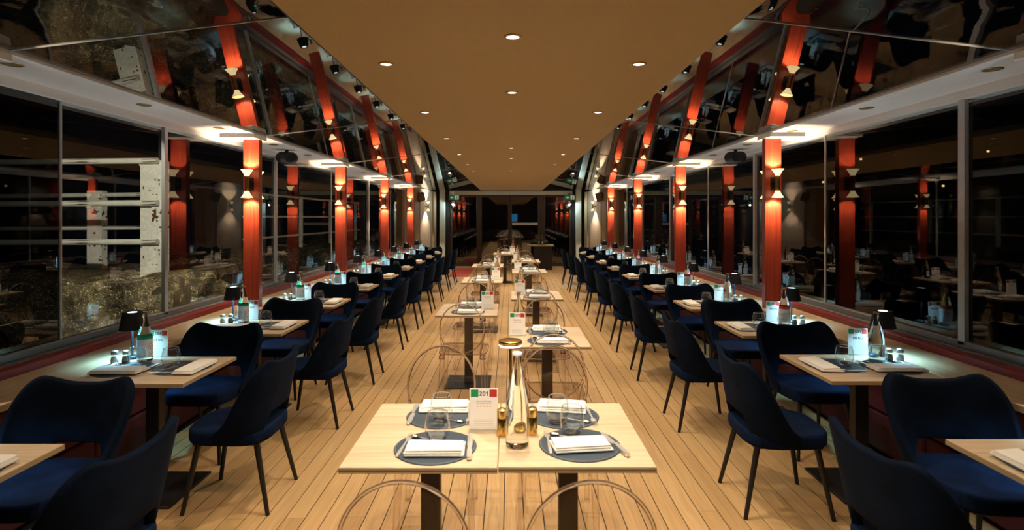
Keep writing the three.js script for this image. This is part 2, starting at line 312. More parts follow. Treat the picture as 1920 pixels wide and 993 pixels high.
for (const s of [-1, 1]) COLD[s].forEach((d, k) => {
  const side = SIDE[s], x = s * 2.718, po = root('red_post', x, 0, -d), which = k ? `${ORD[k - 1]} red post along the ${side} windows` : `red post beside the camera at the ${side}`;
  tag(po, k ? `red mahogany post with white capital, ${ORD[k - 1]} from the camera along the ${side} windows` : `red mahogany post with white capital beside the camera at the ${side}`, 'post', 'red window posts');
  mesh('board', box(-0.084, 0.084, 0.7485, SOF - 0.0455, 0, -0.07, 0.004, 'y'), M.red, po);
  mesh('capital', box(s < 0 ? -0.27 : -0.09, s < 0 ? 0.09 : 0.27, SOF - 0.045, SOF - 0.001, 0.12, -0.17, 0.006), M.white, po);
  sconce(x, 2.035, -d + 0.093, 0, `hourglass sconce on the front of the ${which}`, 'hourglass sconces on the red posts', POWER.sconce);
  if (k) sconce(x, 2.035, -d - 0.163, Math.PI, `hourglass sconce on the back of the ${which}`, 'hourglass sconces on the red posts', POWER.sconce * 0.6);
});
for (const s of [-1, 1]) {
  const d = 17.35, x = s * lerp(2.86, 2.56, (d - 16.2) / 2.8) - s * 0.14;
  sconce(x, 2.035, -d, s < 0 ? Math.PI / 2 : -Math.PI / 2, `hourglass sconce on the cream wall panel at the far ${SIDE[s]}`, 'hourglass sconces on cream panels', POWER.cream);
}
// ------------------------------------------------------------------ ceiling downlights
const downProto = proto('recessed_downlight', 'ceiling light', (o) => {
  mesh('ring', lathe([[0.034, 0], [0.046, 0], [0.046, -0.004], [0.034, -0.006], [0.031, 0]], 28), M.brass, o);
  mesh('lens', lathe([[0.0005, -0.0035], [0.033, -0.0015]], 24), M.ledWarm, o);
});
const offProto = proto('soffit_downlight', 'ceiling light', (o) => {
  mesh('ring', lathe([[0.036, 0], [0.052, 0], [0.052, -0.004], [0.04, -0.007], [0.034, 0]], 28), M.brass, o);
  mesh('lens', lathe([[0.0005, -0.002], [0.036, -0.001]], 24), M.unlit, o);
});
{
  const warm = rgb(1, 0.85, 0.64), LS = -0.722, RS = 0.745;
  const put = (x, d, label, k = 1) => { place(downProto, x, CE - 0.0005, -d, 0, label, 'lit ceiling downlights'); spot(x, CE - 0.014, -d, x * 0.96, 0, -d, warm, POWER.down * k, 1.04, 0.92, 1.6); };
  [1.7, 3.19, 4.66, 6.2, 7.78, 9.25, 10.65, 12.2, 13.8, 15.4].forEach((d, k) => { put(LS, d, `lit round downlight, ${ORD[k]} from the camera in the left ceiling line`); put(RS, d, `lit round downlight, ${ORD[k]} from the camera in the right ceiling line`); });
  [1.55, 2.71, 3.92, 7.05, 8.33, 10.6, 12.4, 14.8].forEach((d, k) => put(0.012, d, `lit round downlight, ${ORD[k]} from the camera in the centre ceiling line`));
  for (const s of [-1, 1]) (s < 0 ? [3.09, 4.2, 5.28, 6.5, 7.6, 9.3, 10.5, 12.6, 13.7] : [3.19, 4.32, 5.46, 6.5, 7.6, 9.3, 10.5, 12.5, 13.6]).forEach((d, k) => place(offProto, s * 2.8, SOF, -d, 0, `unlit brass-rimmed downlight, ${ORD[k]} from the camera in the white ${SIDE[s]} soffit`, 'unlit soffit downlights'));
}

// ------------------------------------------------------------------ furniture
// tables: the side tables run 0.7 m in x and 0.61 m in z
const tableProto = (name, w, dp, leg, ply) => proto(name, 'table', (o) => {
  const top = mesh('tabletop', box(-w / 2, w / 2, 0.727, 0.75, -dp / 2, dp / 2, 0.0015, 'x'), M.oak, o);
  if (ply) [0.7285, 0.7345, 0.7405].forEach((y, k) => mesh('edge_band', join([box(-w / 2 - 0.0006, w / 2 + 0.0006, y, y + 0.0055, dp / 2 - 0.003, dp / 2 + 0.0006), box(-w / 2 - 0.0006, w / 2 + 0.0006, y, y + 0.0055, -dp / 2 - 0.0006, -dp / 2 + 0.003), box(-w / 2 - 0.0006, -w / 2 + 0.003, y, y + 0.0055, -dp / 2, dp / 2), box(w / 2 - 0.003, w / 2 + 0.0006, y, y + 0.0055, -dp / 2, dp / 2)]), k % 2 ? M.plyDark : M.ply, top));
  else mesh('edge_band', join([box(-w / 2 - 0.0006, w / 2 + 0.0006, 0.728, 0.748, dp / 2 - 0.003, dp / 2 + 0.0006), box(-w / 2 - 0.0006, w / 2 + 0.0006, 0.728, 0.748, -dp / 2 - 0.0006, -dp / 2 + 0.003), box(-w / 2 - 0.0006, -w / 2 + 0.003, 0.728, 0.748, -dp / 2, dp / 2), box(w / 2 - 0.003, w / 2 + 0.0006, 0.728, 0.748, -dp / 2, dp / 2)]), M.edge, top);
  mesh('mounting_plate', box(-0.17, 0.17, 0.716, 0.727, -0.17, 0.17, 0.003), M.blackMetal, o);
  mesh('pedestal', box(-0.042, 0.042, 0.012, 0.717, -0.032, 0.032, 0.006), leg, o);
  mesh('base_plate', box(-0.225, 0.225, 0, 0.014, -0.225, 0.225, 0.004), M.blackMetal, o);
});
const centreTable = tableProto('centre_table', 0.596, 0.71, M.bronze, true), windowTable = tableProto('window_table', 0.7, 0.61, M.blackMetal, false);

// blue velvet chair, facing +z
const blueChair = proto('velvet_chair', 'chair', (o) => {
  const N = 56, K = 12, pos = [], idx = [], uv = [], loop = 2 * K + 8, MAX = 92;
  for (let i = 0; i <= N; i++) {
    const f = i / N * 2 - 1, a = Math.abs(f) * MAX, ph = f * MAX * Math.PI / 180;
    let yt = 0.845 + 0.035 * smooth(2, 30, a) - 0.4 * Math.pow(Math.max(0, (a - 27) / (MAX - 27)), 1.75), yb = 0.552 - 0.142 * smooth(16, 40, a);
    if (yt < yb + 0.05) yt = yb + 0.05;
    const at = (y, inset) => {
      const t = (y - 0.42) / 0.44, rx = lerp(0.238, 0.372, Math.pow(Math.max(0, t), 0.8)) - inset, rz = lerp(0.235, 0.3, Math.max(0, t)) - inset, sp = Math.sin(ph), cp = Math.cos(ph);
      return [rx * Math.sign(sp) * Math.pow(Math.abs(sp), 0.68), y, -rz * Math.sign(cp) * Math.pow(Math.abs(cp), 0.68) + 0.02];
    };
    const T = 0.036, end = smooth(MAX, MAX - 10, a), th = Math.max(0.006, T * Math.min(1, 0.35 + end)), pts = [];
    for (let k = 0; k <= K; k++) pts.push(at(lerp(yb + 0.012, yt - 0.014, k / K), 0));
    for (let k = 1; k <= 3; k++) { const b = k / 4 * Math.PI; pts.push(at(yt - 0.014 + 0.014 * Math.sin(b), th * (1 - Math.cos(b)) / 2)); }
    for (let k = K; k >= 0; k--) pts.push(at(lerp(yb + 0.012, yt - 0.014, k / K), th));
    for (let k = 1; k <= 3; k++) { const b = k / 4 * Math.PI; pts.push(at(yb + 0.012 - 0.012 * Math.sin(b), th * (1 + Math.cos(b)) / 2)); }
    pts.forEach((p, k) => { pos.push(...p); uv.push(f * 0.5, k / loop); });
  }
  for (let i = 0; i < N; i++) for (let k = 0; k < loop; k++) { const a = i * loop + k, b = i * loop + (k + 1) % loop, c = a + loop, d = b + loop; idx.push(a, b, c, b, d, c); }
  for (const i of [0, N]) { const c = i * loop; for (let k = 1; k < loop - 1; k++) i ? idx.push(c, c + k, c + k + 1) : idx.push(c, c + k + 1, c + k); }
  const g = new THREE.BufferGeometry(); g.setAttribute('position', new THREE.Float32BufferAttribute(pos, 3)); g.setAttribute('uv', new THREE.Float32BufferAttribute(uv, 2)); g.setIndex(idx); g.computeVertexNormals();
  mesh('backrest', g, M.velvet, o);
  const sh = new THREE.Shape(), R = 40;
  for (let i = 0; i <= R; i++) { const a = i / R * 2 * Math.PI, c = Math.cos(a), d = Math.sin(a), x = 0.222 * Math.sign(c) * Math.pow(Math.abs(c), 0.55), y = 0.225 * Math.sign(d) * Math.pow(Math.abs(d), 0.55); i ? sh.lineTo(x * (1 - 0.06 * (-y / 0.225)), y) : sh.moveTo(x * (1 - 0.06 * (-y / 0.225)), y); }
  const seat = new THREE.ExtrudeGeometry(sh, { depth: 0.03, bevelEnabled: true, bevelThickness: 0.026, bevelSize: 0.016, bevelSegments: 4, curveSegments: 1 });
  seat.rotateX(-Math.PI / 2).translate(0, 0.421, 0.02);
  mesh('seat', seat, M.seatVelvet, o);
  mesh('under_frame', box(-0.19, 0.19, 0.383, 0.4, -0.18, 0.2, 0.006), M.blackMetal, o);
  for (const [x, z] of [[-1, -1], [1, -1], [-1, 1], [1, 1]]) mesh('leg', rod([x * 0.165, 0.392, z * 0.165 + 0.01], [x * 0.213, 0, z * (z < 0 ? 0.25 : 0.235) + 0.01], 0.0175, 0.0115), M.blackMetal, o);
});
// clear acrylic chair with an oval back, facing +z
const ghostChair = proto('clear_chair', 'chair', (o) => {
  const oval = (t, rx, ry, z0) => { const x = rx * Math.cos(t), y = 0.685 + ry * Math.sin(t); return [x, y, z0 - (y - 0.45) * 0.16]; };
  const ring = []; for (let i = 0; i < 36; i++) ring.push(oval(i / 36 * 2 * Math.PI, 0.2, 0.227, -0.17));
  const backRim = mesh('back_rim', tube(ring, 0.0065, 80, 10, true), M.acrylicRim, o);
  const pg = new THREE.CircleGeometry(1, 40), p = pg.attributes.position;
  for (let i = 0; i < p.count; i++) { const x = p.getX(i) * 0.196, y = 0.685 + p.getY(i) * 0.223; p.setXYZ(i, x, y, -0.17 - (y - 0.45) * 0.16 - 0.03 * (1 - Math.pow(x / 0.196, 2))); }
  pg.computeVertexNormals();
  mesh('back_panel', pg, M.acrylic, o);
  const seatShape = new THREE.Shape(); seatShape.moveTo(-0.185, -0.19); seatShape.lineTo(0.185, -0.19); seatShape.quadraticCurveTo(0.2, -0.19, 0.203, -0.17); seatShape.lineTo(0.215, 0.17); seatShape.quadraticCurveTo(0.213, 0.205, 0.18, 0.21); seatShape.lineTo(-0.18, 0.21); seatShape.quadraticCurveTo(-0.213, 0.205, -0.215, 0.17); seatShape.lineTo(-0.203, -0.17); seatShape.quadraticCurveTo(-0.2, -0.19, -0.185, -0.19);
  const sg = new THREE.ExtrudeGeometry(seatShape, { depth: 0.012, bevelEnabled: true, bevelThickness: 0.004, bevelSize: 0.004, bevelSegments: 2 });
  sg.rotateX(Math.PI / 2).translate(0, 0.462, 0);
  mesh('seat', sg, M.acrylic, o);
  const edge = tube([[-0.19, 0.452, -0.192], [0.19, 0.452, -0.192], [0.206, 0.452, -0.17], [0.218, 0.452, 0.17], [0.19, 0.452, 0.213], [-0.19, 0.452, 0.213], [-0.218, 0.452, 0.17], [-0.206, 0.452, -0.17]], 0.006, 60, 8, true);
  mesh('seat_rim', edge, M.acrylicRim, o);
  for (const [x, z] of [[-1, -1], [1, -1], [-1, 1], [1, 1]]) {
    const lg = new THREE.CylinderGeometry(0.027, 0.019, 0.45, 4, 1); lg.rotateY(Math.PI / 4);
    const q = lg.attributes.position; for (let i = 0; i < q.count; i++) { const t = (0.225 - q.getY(i)) / 0.45; q.setX(i, q.getX(i) + x * t * 0.018); q.setZ(i, q.getZ(i) + z * t * (z < 0 ? 0.045 : 0.012)); }
    const flat = lg.toNonIndexed(); flat.computeVertexNormals();
    const leg = mesh('leg', shift(flat, x * 0.183, 0.225, z * 0.175), M.acrylic, o);
    const ln = []; for (const [ex, ez] of [[-1, -1], [1, 1], [1, -1], [-1, 1]]) ln.push(rod([x * 0.183 + ex * 0.019, 0.445, z * 0.175 + ez * 0.019], [x * 0.201 + ex * 0.0134, 0.003, z * (z < 0 ? 0.22 : 0.187) + ez * 0.0134], 0.0024, 0.002, 6));
    mesh('leg_edges', join(ln), M.acrylicRim, leg);
  }
  for (const x of [-1, 1]) mesh('corner_block', box(x * 0.185 - 0.026, x * 0.185 + 0.026, 0.405, 0.44, -0.205, -0.155, 0.004), M.acrylicRim, o);
  for (const x of [-1, 1]) mesh('back_support', rod([x * 0.165, 0.46, -0.185], [x * 0.192, 0.6, -0.2], 0.01, 0.008), M.acrylicRim, o);
});

// ------------------------------------------------------------------ table ware
const placemat = proto('placemat', 'placemat', (o) => {
  mesh('disc', lathe([[0, 0], [0.165, 0], [0.1675, 0.0015], [0.1675, 0.0035], [0.165, 0.0045], [0, 0.0045]], 56), M.mat, o);
  mesh('stitched_rim', new THREE.TorusGeometry(0.1615, 0.0016, 6, 64).rotateX(Math.PI / 2).translate(0, 0.0046, 0), M.matStitch, o);
});
function foldedNapkin(w, d, seed) {                            // layers of a folded cloth, w along x
  const parts = [], L = 3;
  for (let k = 0; k < L; k++) {
    const g = new RoundedBoxGeometry(w - k * 0.006, 0.0085, d - k * 0.012, 3, 0.004), p = g.attributes.position;
    for (let i = 0; i < p.count; i++) {
      const x = p.getX(i), z = p.getZ(i);
      p.setY(i, p.getY(i) + 0.0045 + k * 0.0085 + 0.0022 * Math.sin(x * 21 + seed + k) * Math.cos(z * 17 + seed) + (k ? 0.002 * Math.sin(z * 40 + seed) : 0) * 0.5 + 0.0022);
      p.setX(i, x + 0.004 * Math.sin(z * 22 + k * 2 + seed)); p.setZ(i, z + k * 0.003 + 0.002 * Math.sin(x * 14 + seed * 2 + k));
    }
    g.computeVertexNormals(); parts.push(g);
  }
  return parts;
}
const napkin = proto('folded_napkin', 'napkin', (o) => foldedNapkin(0.235, 0.13, 1).forEach((g) => mesh('fold', g, M.napkin, o)));
const longNapkin = proto('folded_napkin', 'napkin', (o) => foldedNapkin(0.29, 0.128, 2.4).forEach((g) => mesh('fold', g, M.napkin, o)));
// cutlery lies along z with its working end at -z
function barShape(pts, th, y0) {                               // outline [half width, z], thickness
  const sh = new THREE.Shape(); pts.forEach(([w, z], i) => (i ? sh.lineTo(w, -z) : sh.moveTo(w, -z))); [...pts].reverse().forEach(([w, z]) => sh.lineTo(-w, -z));
  const g = new THREE.ExtrudeGeometry(sh, { depth: th, bevelEnabled: true, bevelThickness: th * 0.4, bevelSize: 0.0006, bevelSegments: 2 });
  return g.rotateX(-Math.PI / 2).translate(0, y0 + th * 0.4, 0);
}
const fork = proto('fork', 'fork', (o) => {
  o.scale.setScalar(1.14);
  const fh = mesh('handle', barShape([[0.003, 0.1], [0.0055, 0.097], [0.006, 0.07], [0.0032, 0.0], [0.0034, -0.03], [0.009, -0.045], [0.0105, -0.06]], 0.003, 0.0), M.steel, o);
  for (const k of [-1.5, -0.5, 0.5, 1.5]) mesh('tine', rod([k * 0.0058, 0.0025, -0.058], [k * 0.0056, 0.004, -0.1], 0.0019, 0.001, 8), M.steel, fh);
});
const knife = proto('table_knife', 'knife', (o) => {
  o.scale.setScalar(1.1);
  mesh('handle', barShape([[0.004, 0.115], [0.0085, 0.11], [0.0085, 0.05], [0.006, 0.012]], 0.006, 0), M.steel, o);
  mesh('blade', barShape([[0.006, 0.012], [0.0095, -0.01], [0.0098, -0.08], [0.006, -0.105], [0.001, -0.112]], 0.0018, 0.001), M.steel, o);
});
const spoon = proto('teaspoon', 'spoon', (o) => {
  mesh('handle', barShape([[0.003, 0.07], [0.0045, 0.067], [0.002, 0.0], [0.0022, -0.03]], 0.0022, 0.0), M.steel, o);
  const b = new THREE.SphereGeometry(1, 20, 10, 0, 2 * Math.PI, Math.PI / 2, Math.PI / 2); b.scale(0.0145, 0.006, 0.022); b.translate(0, 0.0062, -0.05);
  mesh('bowl', b, std({ color: rgb(0.62, 0.6, 0.57), roughness: 0.2, metalness: 1, side: THREE.DoubleSide }), o);
});
const tumbler = proto('stemless_glass', 'glass', (o) => {
  const bowl = mesh('bowl', lathe([[0.026, 0.001], [0.036, 0.006], [0.048, 0.026], [0.0535, 0.05], [0.053, 0.07], [0.047, 0.098], [0.0425, 0.117], [0.0412, 0.117], [0.0457, 0.098], [0.0517, 0.07], [0.0522, 0.05], [0.0465, 0.027], [0.034, 0.011]], 40), M.wineGlass, o);
  mesh('rim', new THREE.TorusGeometry(0.0418, 0.0015, 8, 48).rotateX(Math.PI / 2).translate(0, 0.1173, 0), M.glassSolid, bowl);
  mesh('thick_base', lathe([[0, 0.0005], [0.025, 0.0005], [0.033, 0.005], [0.036, 0.009], [0.02, 0.0075], [0, 0.007]], 36), M.glassSolid, o);
});
const cardTex = (n, kind) => {
  const W = kind === 'centre' ? 300 : 160, H = W * 1.38 | 0, c = document.createElement('canvas'); c.width = W; c.height = H;
  const x = c.getContext('2d'), u = W / 100;
  x.fillStyle = '#f3eeea'; x.fillRect(0, 0, W, H);
  x.fillStyle = '#1d8a55'; x.fillRect(4 * u, 5 * u, 27 * u, 25 * u); x.fillStyle = '#c0302c'; x.fillRect(70 * u, 5 * u, 26 * u, 25 * u);
  x.fillStyle = '#2a2a2c'; x.textAlign = 'center'; x.font = `bold ${21 * u}px sans-serif`; x.fillText(n, 50.5 * u, 26 * u, 37 * u);
  if (kind === 'centre') {
    x.fillStyle = '#8a8078'; x.font = `bold ${4.6 * u}px sans-serif`; x.fillText('LEAVE US A REVIEW ABOUT', 50 * u, 46 * u, 54 * u); x.fillText('YOUR EXPERIENCE WITH US', 50 * u, 52 * u, 54 * u);
    x.fillStyle = '#e2a04a'; for (let k = 0; k < 5; k++) { x.beginPath(); for (let i = 0; i < 10; i++) { const r = (i % 2 ? 1.6 : 3.8) * u, a = i / 10 * 2 * Math.PI - Math.PI / 2; x.lineTo((28 + 11 * k) * u + r * Math.cos(a), 61 * u + r * Math.sin(a)); } x.fill(); }
    x.fillStyle = '#b8aea6'; for (const y of [106, 111, 119, 124]) x.fillRect(16 * u, y * u, 68 * u, 1.3 * u);
  } else { x.fillStyle = '#343a40'; x.font = `bold ${18 * u}px sans-serif`; x.fillText('MENU', 50 * u, 58 * u, 60 * u); }
  const t = new THREE.CanvasTexture(c); t.colorSpace = THREE.SRGBColorSpace; return t;
};
function menuCard(x, z, n, kind, turn, label, y = 0.75) {
  const o = root('menu_card', x, y, z, turn), w = 0.063, h = 0.178; tag(o, label, 'card', 'numbered table cards');
  const g = new THREE.BoxGeometry(2 * w, h, 0.0016), uv = g.attributes.uv;
  for (let i = 0; i < uv.count; i++) if (i < 16 || i >= 20) { if (i < 20) uv.setXY(i, 0.5, 0.04); }
  const card = mesh('printed_card', g.translate(0, h / 2 + 0.004, 0), std({ map: cardTex(n, kind), roughness: 0.6 }), o); card.rotation.x = -0.05;
  mesh('stand', box(-w - 0.001, w + 0.001, 0, 0.003, -0.012, 0.045, 0.001), M.clear, o);
  return o;
}
const labelTex = (band, bands) => {
  const c = document.createElement('canvas'); c.width = 512; c.height = 256; const x = c.getContext('2d');
  x.fillStyle = '#eef4f4'; x.fillRect(0, 0, 512, 256); x.fillStyle = band; x.fillRect(0, 0, 512, bands);
  for (const k of [64, 320]) {
    x.strokeStyle = '#c23a36'; x.lineWidth = 3; x.beginPath(); x.ellipse(k + 64, 170, 44, 26, 0, 0, 7); x.stroke();
    x.fillStyle = '#b8322f'; x.font = 'italic bold 34px serif'; x.textAlign = 'center'; x.fillText('eva', k + 64, 181);
    x.fillStyle = '#8fa0a4'; for (const y of [215, 226, 238]) x.fillRect(k + 24, y, 80, 4);
  }
  const t = new THREE.CanvasTexture(c); t.colorSpace = THREE.SRGBColorSpace; return t;
};
const bottleProfile = (R, H, neck) => [[0, 0.003], [R * 0.85, 0], [R, 0.008], [R * 1.0, H * 0.42], [R * 0.93, H * 0.52], [R * 0.72, H * 0.66], [neck * 1.35, H * 0.8], [neck, H * 0.88], [neck, H * 0.955], [neck * 1.15, H * 0.96], [neck * 1.15, H * 0.975], [0, H * 0.976]];
const bottle = (mat, lid) => proto('water_bottle', 'bottle', (o) => {
  const R = 0.046, H = 0.322;
  mesh('body', lathe(bottleProfile(R, H, 0.0135), 32), M.bottle, o);
  mesh('cap', lathe([[0.0158, H * 0.962], [0.0165, H * 0.965], [0.0165, H * 0.998], [0.014, H], [0, H]], 24), lid, o);
  if (!mat) mesh('small_label', new THREE.LatheGeometry([[R + 0.0006, 0.035], [R + 0.0006, 0.115]].map(([r, y]) => new THREE.Vector2(r, y)), 12, -0.42, 0.84), smallLabel, o);
  if (mat) mesh('label', lathe([[R + 0.0006, 0.028], [R + 0.0006, H * 0.41], [R * 0.94 + 0.0006, H * 0.51]], 40), mat, o);
});
const capMetal = std({ color: rgb(0.45, 0.3, 0.26), roughness: 0.35, metalness: 0.7 });
const smallLabel = (() => {
  const c = document.createElement('canvas'); c.width = 96; c.height = 192; const x = c.getContext('2d');
  x.fillStyle = '#eef2f2'; x.fillRect(0, 0, 96, 192); x.strokeStyle = '#c23a36'; x.lineWidth = 4; x.beginPath(); x.ellipse(48, 92, 36, 22, 0, 0, 7); x.stroke();
  x.fillStyle = '#b8322f'; x.font = 'italic bold 30px serif'; x.textAlign = 'center'; x.fillText('eva', 48, 101); x.fillStyle = '#9aa6aa'; for (const y of [140, 152, 164]) x.fillRect(16, y, 64, 4);
  const t = new THREE.CanvasTexture(c); t.colorSpace = THREE.SRGBColorSpace; return std({ map: t, roughness: 0.5, side: THREE.DoubleSide });
})();
const greenLabel = std({ map: labelTex('#12a36f', 74), roughness: 0.5 }), redLabel = std({ map: labelTex('#d8404c', 88), roughness: 0.5 });
const bottles = { green: bottle(greenLabel, capMetal), red: bottle(redLabel, capMetal), plain: bottle(null, capMetal) };
const shaker = (fill, name) => proto(name, 'shaker', (o) => {
  mesh('jar', lathe([[0, 0], [0.022, 0], [0.025, 0.005], [0.0245, 0.02], [0.02, 0.045], [0.019, 0.058], [0, 0.058]], 24), M.clear, o);
  mesh('filling', lathe([[0, 0.003], [0.0215, 0.003], [0.0228, 0.018], [0.0185, 0.042], [0, 0.043]], 20), fill, o);
  mesh('lid', lathe([[0.0198, 0.056], [0.0205, 0.06], [0.02, 0.074], [0.015, 0.08], [0, 0.082]], 24), M.steel, o);
});
const saltShaker = shaker(M.salt, 'salt_shaker'), pepperShaker = shaker(M.pepper, 'pepper_shaker');
const tableLamp = proto('table_lamp', 'lamp', (o) => {
  mesh('base', lathe([[0, 0], [0.042, 0], [0.044, 0.004], [0.044, 0.014], [0.036, 0.02], [0.008, 0.024], [0, 0.024]], 28), M.lampBlue, o);
  mesh('stem', rod([0, 0.02, 0], [0, 0.275, 0], 0.0065, 0.0065), M.lampBlue, o);
  const shade = mesh('shade', new THREE.CylinderGeometry(0.056, 0.078, 0.115, 36, 1, true).translate(0, 0.2525, 0), std({ color: rgb(0.006, 0.006, 0.007), roughness: 0.55, side: THREE.DoubleSide }), o);
  mesh('shade_cover', lathe([[0.024, 0.305], [0.0555, 0.307]], 30), M.shade, shade);
  mesh('led_disc', lathe([[0.0, 0.243], [0.045, 0.243], [0.045, 0.247], [0, 0.2475]], 24), M.ledCool, shade);
  mesh('top_light', lathe([[0, 0.309], [0.027, 0.3085], [0.027, 0.306], [0, 0.306]].reverse(), 20), M.ledCool, shade);
});
const coolLight = rgb(0.3, 0.74, 1);

// a setting: towards = the way the diner looks, as an angle (0: away from the camera)
function setting(x, z, turn, where, opt = {}) {
  const c = Math.cos(turn), n = Math.sin(turn), at = (r, f) => [x + r * c - f * n, z - r * n - f * c];   // r to the diner's right, f ahead
  const y = 0.7547, put = (p, r, f, dy, t, label, group) => { const [a, b] = at(r, f); place(p, a, dy, b, t, label, group); };
  place(placemat, x, 0.7502, z, 0, `round dark blue placemat ${where}`, 'round placemats');
  put(opt.long ? longNapkin : napkin, opt.nr ?? 0.0, opt.nf ?? -0.06, y, turn + (opt.nt ?? 0), `folded white napkin ${where}`, 'folded napkins');
  put(tumbler, opt.gr ?? 0.02, opt.gf ?? 0.1, y, 0, `empty stemless glass ${where}`, 'stemless glasses');
  if (opt.far) return;
  put(fork, -0.128, 0.015, y, turn + (opt.ft ?? 0.05), `steel fork beside the napkin ${where}`, 'table forks');
  put(knife, 0.14, 0.0, y, turn + (opt.kt ?? 0), `steel knife beside the napkin ${where}`, 'table knives');
  put(spoon, -0.05, 0.07, y, turn + 1.1, `small steel spoon behind the napkin ${where}`, 'teaspoons');
}

// ------------------------------------------------------------------ centre tables and clear chairs
const ROWC = [];
function centre(x, near, name, opt) { place(centreTable, x, 0, -(near + 0.355), 0, `pale oak pedestal table ${name}`, 'centre pedestal tables'); ROWC.push([x, near, name, opt]); }
const T201L = 'of card 201, left half', T201R = 'of card 201, right half';
centre(-0.348, 2.063, 'under card 201, left of the two pushed together');
centre(0.253, 2.068, 'under card 201, right of the two pushed together');
// the first double table
{
  setting(-0.306, -2.245, 0, 'at the near left place of the nearest centre table', { nr: 0.005, nf: -0.045, gr: 0.0, gf: 0.06, ft: -0.08, kt: 0.05 });
  setting(0.286, -2.27, 0, 'at the near right place of the nearest centre table', { nr: 0.0, nf: -0.03, nt: 0.12, gr: -0.02, gf: 0.105, ft: 0.02, kt: 0.28 });
  setting(-0.322, -2.6, Math.PI, 'at the far left place of the nearest centre table', { nr: 0, nf: -0.085, gr: -0.005, gf: 0.07 });
  setting(0.25, -2.6, Math.PI, 'at the far right place of the nearest centre table', { nr: 0.0, nf: -0.085, nt: -0.15, gr: 0.035, gf: 0.095 });
  menuCard(-0.118, -2.43, '201', 'centre', 0, 'white review card 201 with green and red corners on the nearest centre table');
  const b = root('carafe_bottle', 0.028, 0.7502, -2.262); tag(b, 'tall clear glass water bottle in the middle of the first centre table', 'bottle');
  const R = 0.047, H = 0.385;
  mesh('body', lathe(bottleProfile(R, H, 0.016), 44), M.bottle, b);
  mesh('cap', lathe([[0.0185, H * 0.968], [0.019, H * 0.972], [0.019, H * 1.0], [0, H * 1.003]], 24), std({ color: rgb(0.75, 0.7, 0.68), roughness: 0.4 }), b);
  const l = root('gold_table_lamp', 0.0, 0.7502, -2.47); tag(l, 'gold cordless table lamp with flat round head behind the tall bottle', 'lamp');
  mesh('base', lathe([[0, 0], [0.05, 0], [0.052, 0.004], [0.05, 0.012], [0.01, 0.016], [0, 0.016]], 36), M.gold, l);
  mesh('stem', rod([0, 0.012, 0], [0, 0.37, 0], 0.0065, 0.0065), M.gold, l);
  const head = mesh('head', lathe([[0, 0.391], [0.048, 0.389], [0.0525, 0.385], [0.0525, 0.371], [0, 0.371]].reverse(), 44), M.gold, l);
  mesh('light_ring', lathe([[0.0, 0.362], [0.05, 0.362], [0.052, 0.366], [0.052, 0.371], [0, 0.371]], 40), M.ledRing, head);
  spot(0, 0.7502 + 0.36, -2.47, 0, 0, -2.47, rgb(1, 0.88, 0.68), 0.12, 1.1, 0.5, 1);
  const grinder = proto('gold_grinder', 'grinder', (o) => { mesh('body', lathe([[0, 0], [0.0215, 0], [0.0225, 0.003], [0.0225, 0.075], [0, 0.075]], 32), M.gold, o); mesh('top', lathe([[0.0225, 0.0765], [0.0225, 0.108], [0.02, 0.113], [0, 0.114]], 32), M.gold, o); });
  place(grinder, -0.036, 0.7502, -2.372, 0, 'gold cylindrical grinder beside card 201, on the card side of the bottle', 'gold grinders');
  place(grinder, 0.095, 0.7502, -2.385, 0, 'gold cylindrical grinder behind the tall bottle, beside the placemats at its right', 'gold grinders');
}
const ghosts = [[-0.32, 1.86, Math.PI, 'before the near left place of the nearest centre table'], [0.237, 1.86, Math.PI, 'before the near right place of the nearest centre table'], [-0.407, 3.08, 0, 'behind the far left place of the nearest centre table'], [0.256, 3.08, 0, 'behind the far right place of the nearest centre table']];
const more = [ // x, near, card, x of the card
  ['R', 0.29, 3.99, '202', 0.055], ['L', -0.425, 5.26, '203', -0.235], ['R', 0.31, 6.29, '204', 0.115], ['L', -0.415, 7.91, '205', -0.22], ['R', 0.33, 9.27, '206', 0.13], ['L', -0.44, 10.4, '207', -0.26], ['R', 0.33, 11.5, '208', 0.13], ['L', -0.14, 13.9, '209', 0.05],
];
more.forEach(([s, x, near, no, cx], i) => {
  const nm = `${ORD[i + 1]} from the camera along the centre`, ct = `${ORD[i + 1]} centre table`;
  centre(x, near, nm);
  setting(x + 0.005, -(near + 0.19), 0, `at the near place of the ${ct}`, { far: i > 3, gr: 0.03, gf: 0.1, nr: 0.02 });
  setting(x + 0.01, -(near + 0.53), Math.PI, `at the far place of the ${ct}`, { far: i > 3, nr: 0.0, gr: -0.01, gf: 0.1 });
  menuCard(cx, -(near + 0.38), no, 'centre', jit(0.08), `white review card numbered ${no} on the ${ct}`);
  place(i === 4 ? bottles.red : bottles.plain, cx + 0.015, 0.7502, -(near + 0.56), 0, `water bottle behind the review card on the ${ct}`, 'bottles on the centre tables');
  ghosts.push([x + jit(0.012), near - 0.1, Math.PI, `before the near place of the ${ct}`], [x + 0.01 + jit(0.012), near + 1.03, 0, `behind the far place of the ${ct}`]);
});
for (const [x, d, t, w] of ghosts) place(ghostChair, x, 0, -d, t + jit(0.03), `clear acrylic chair with oval back ${w}`, 'clear oval-backed chairs');

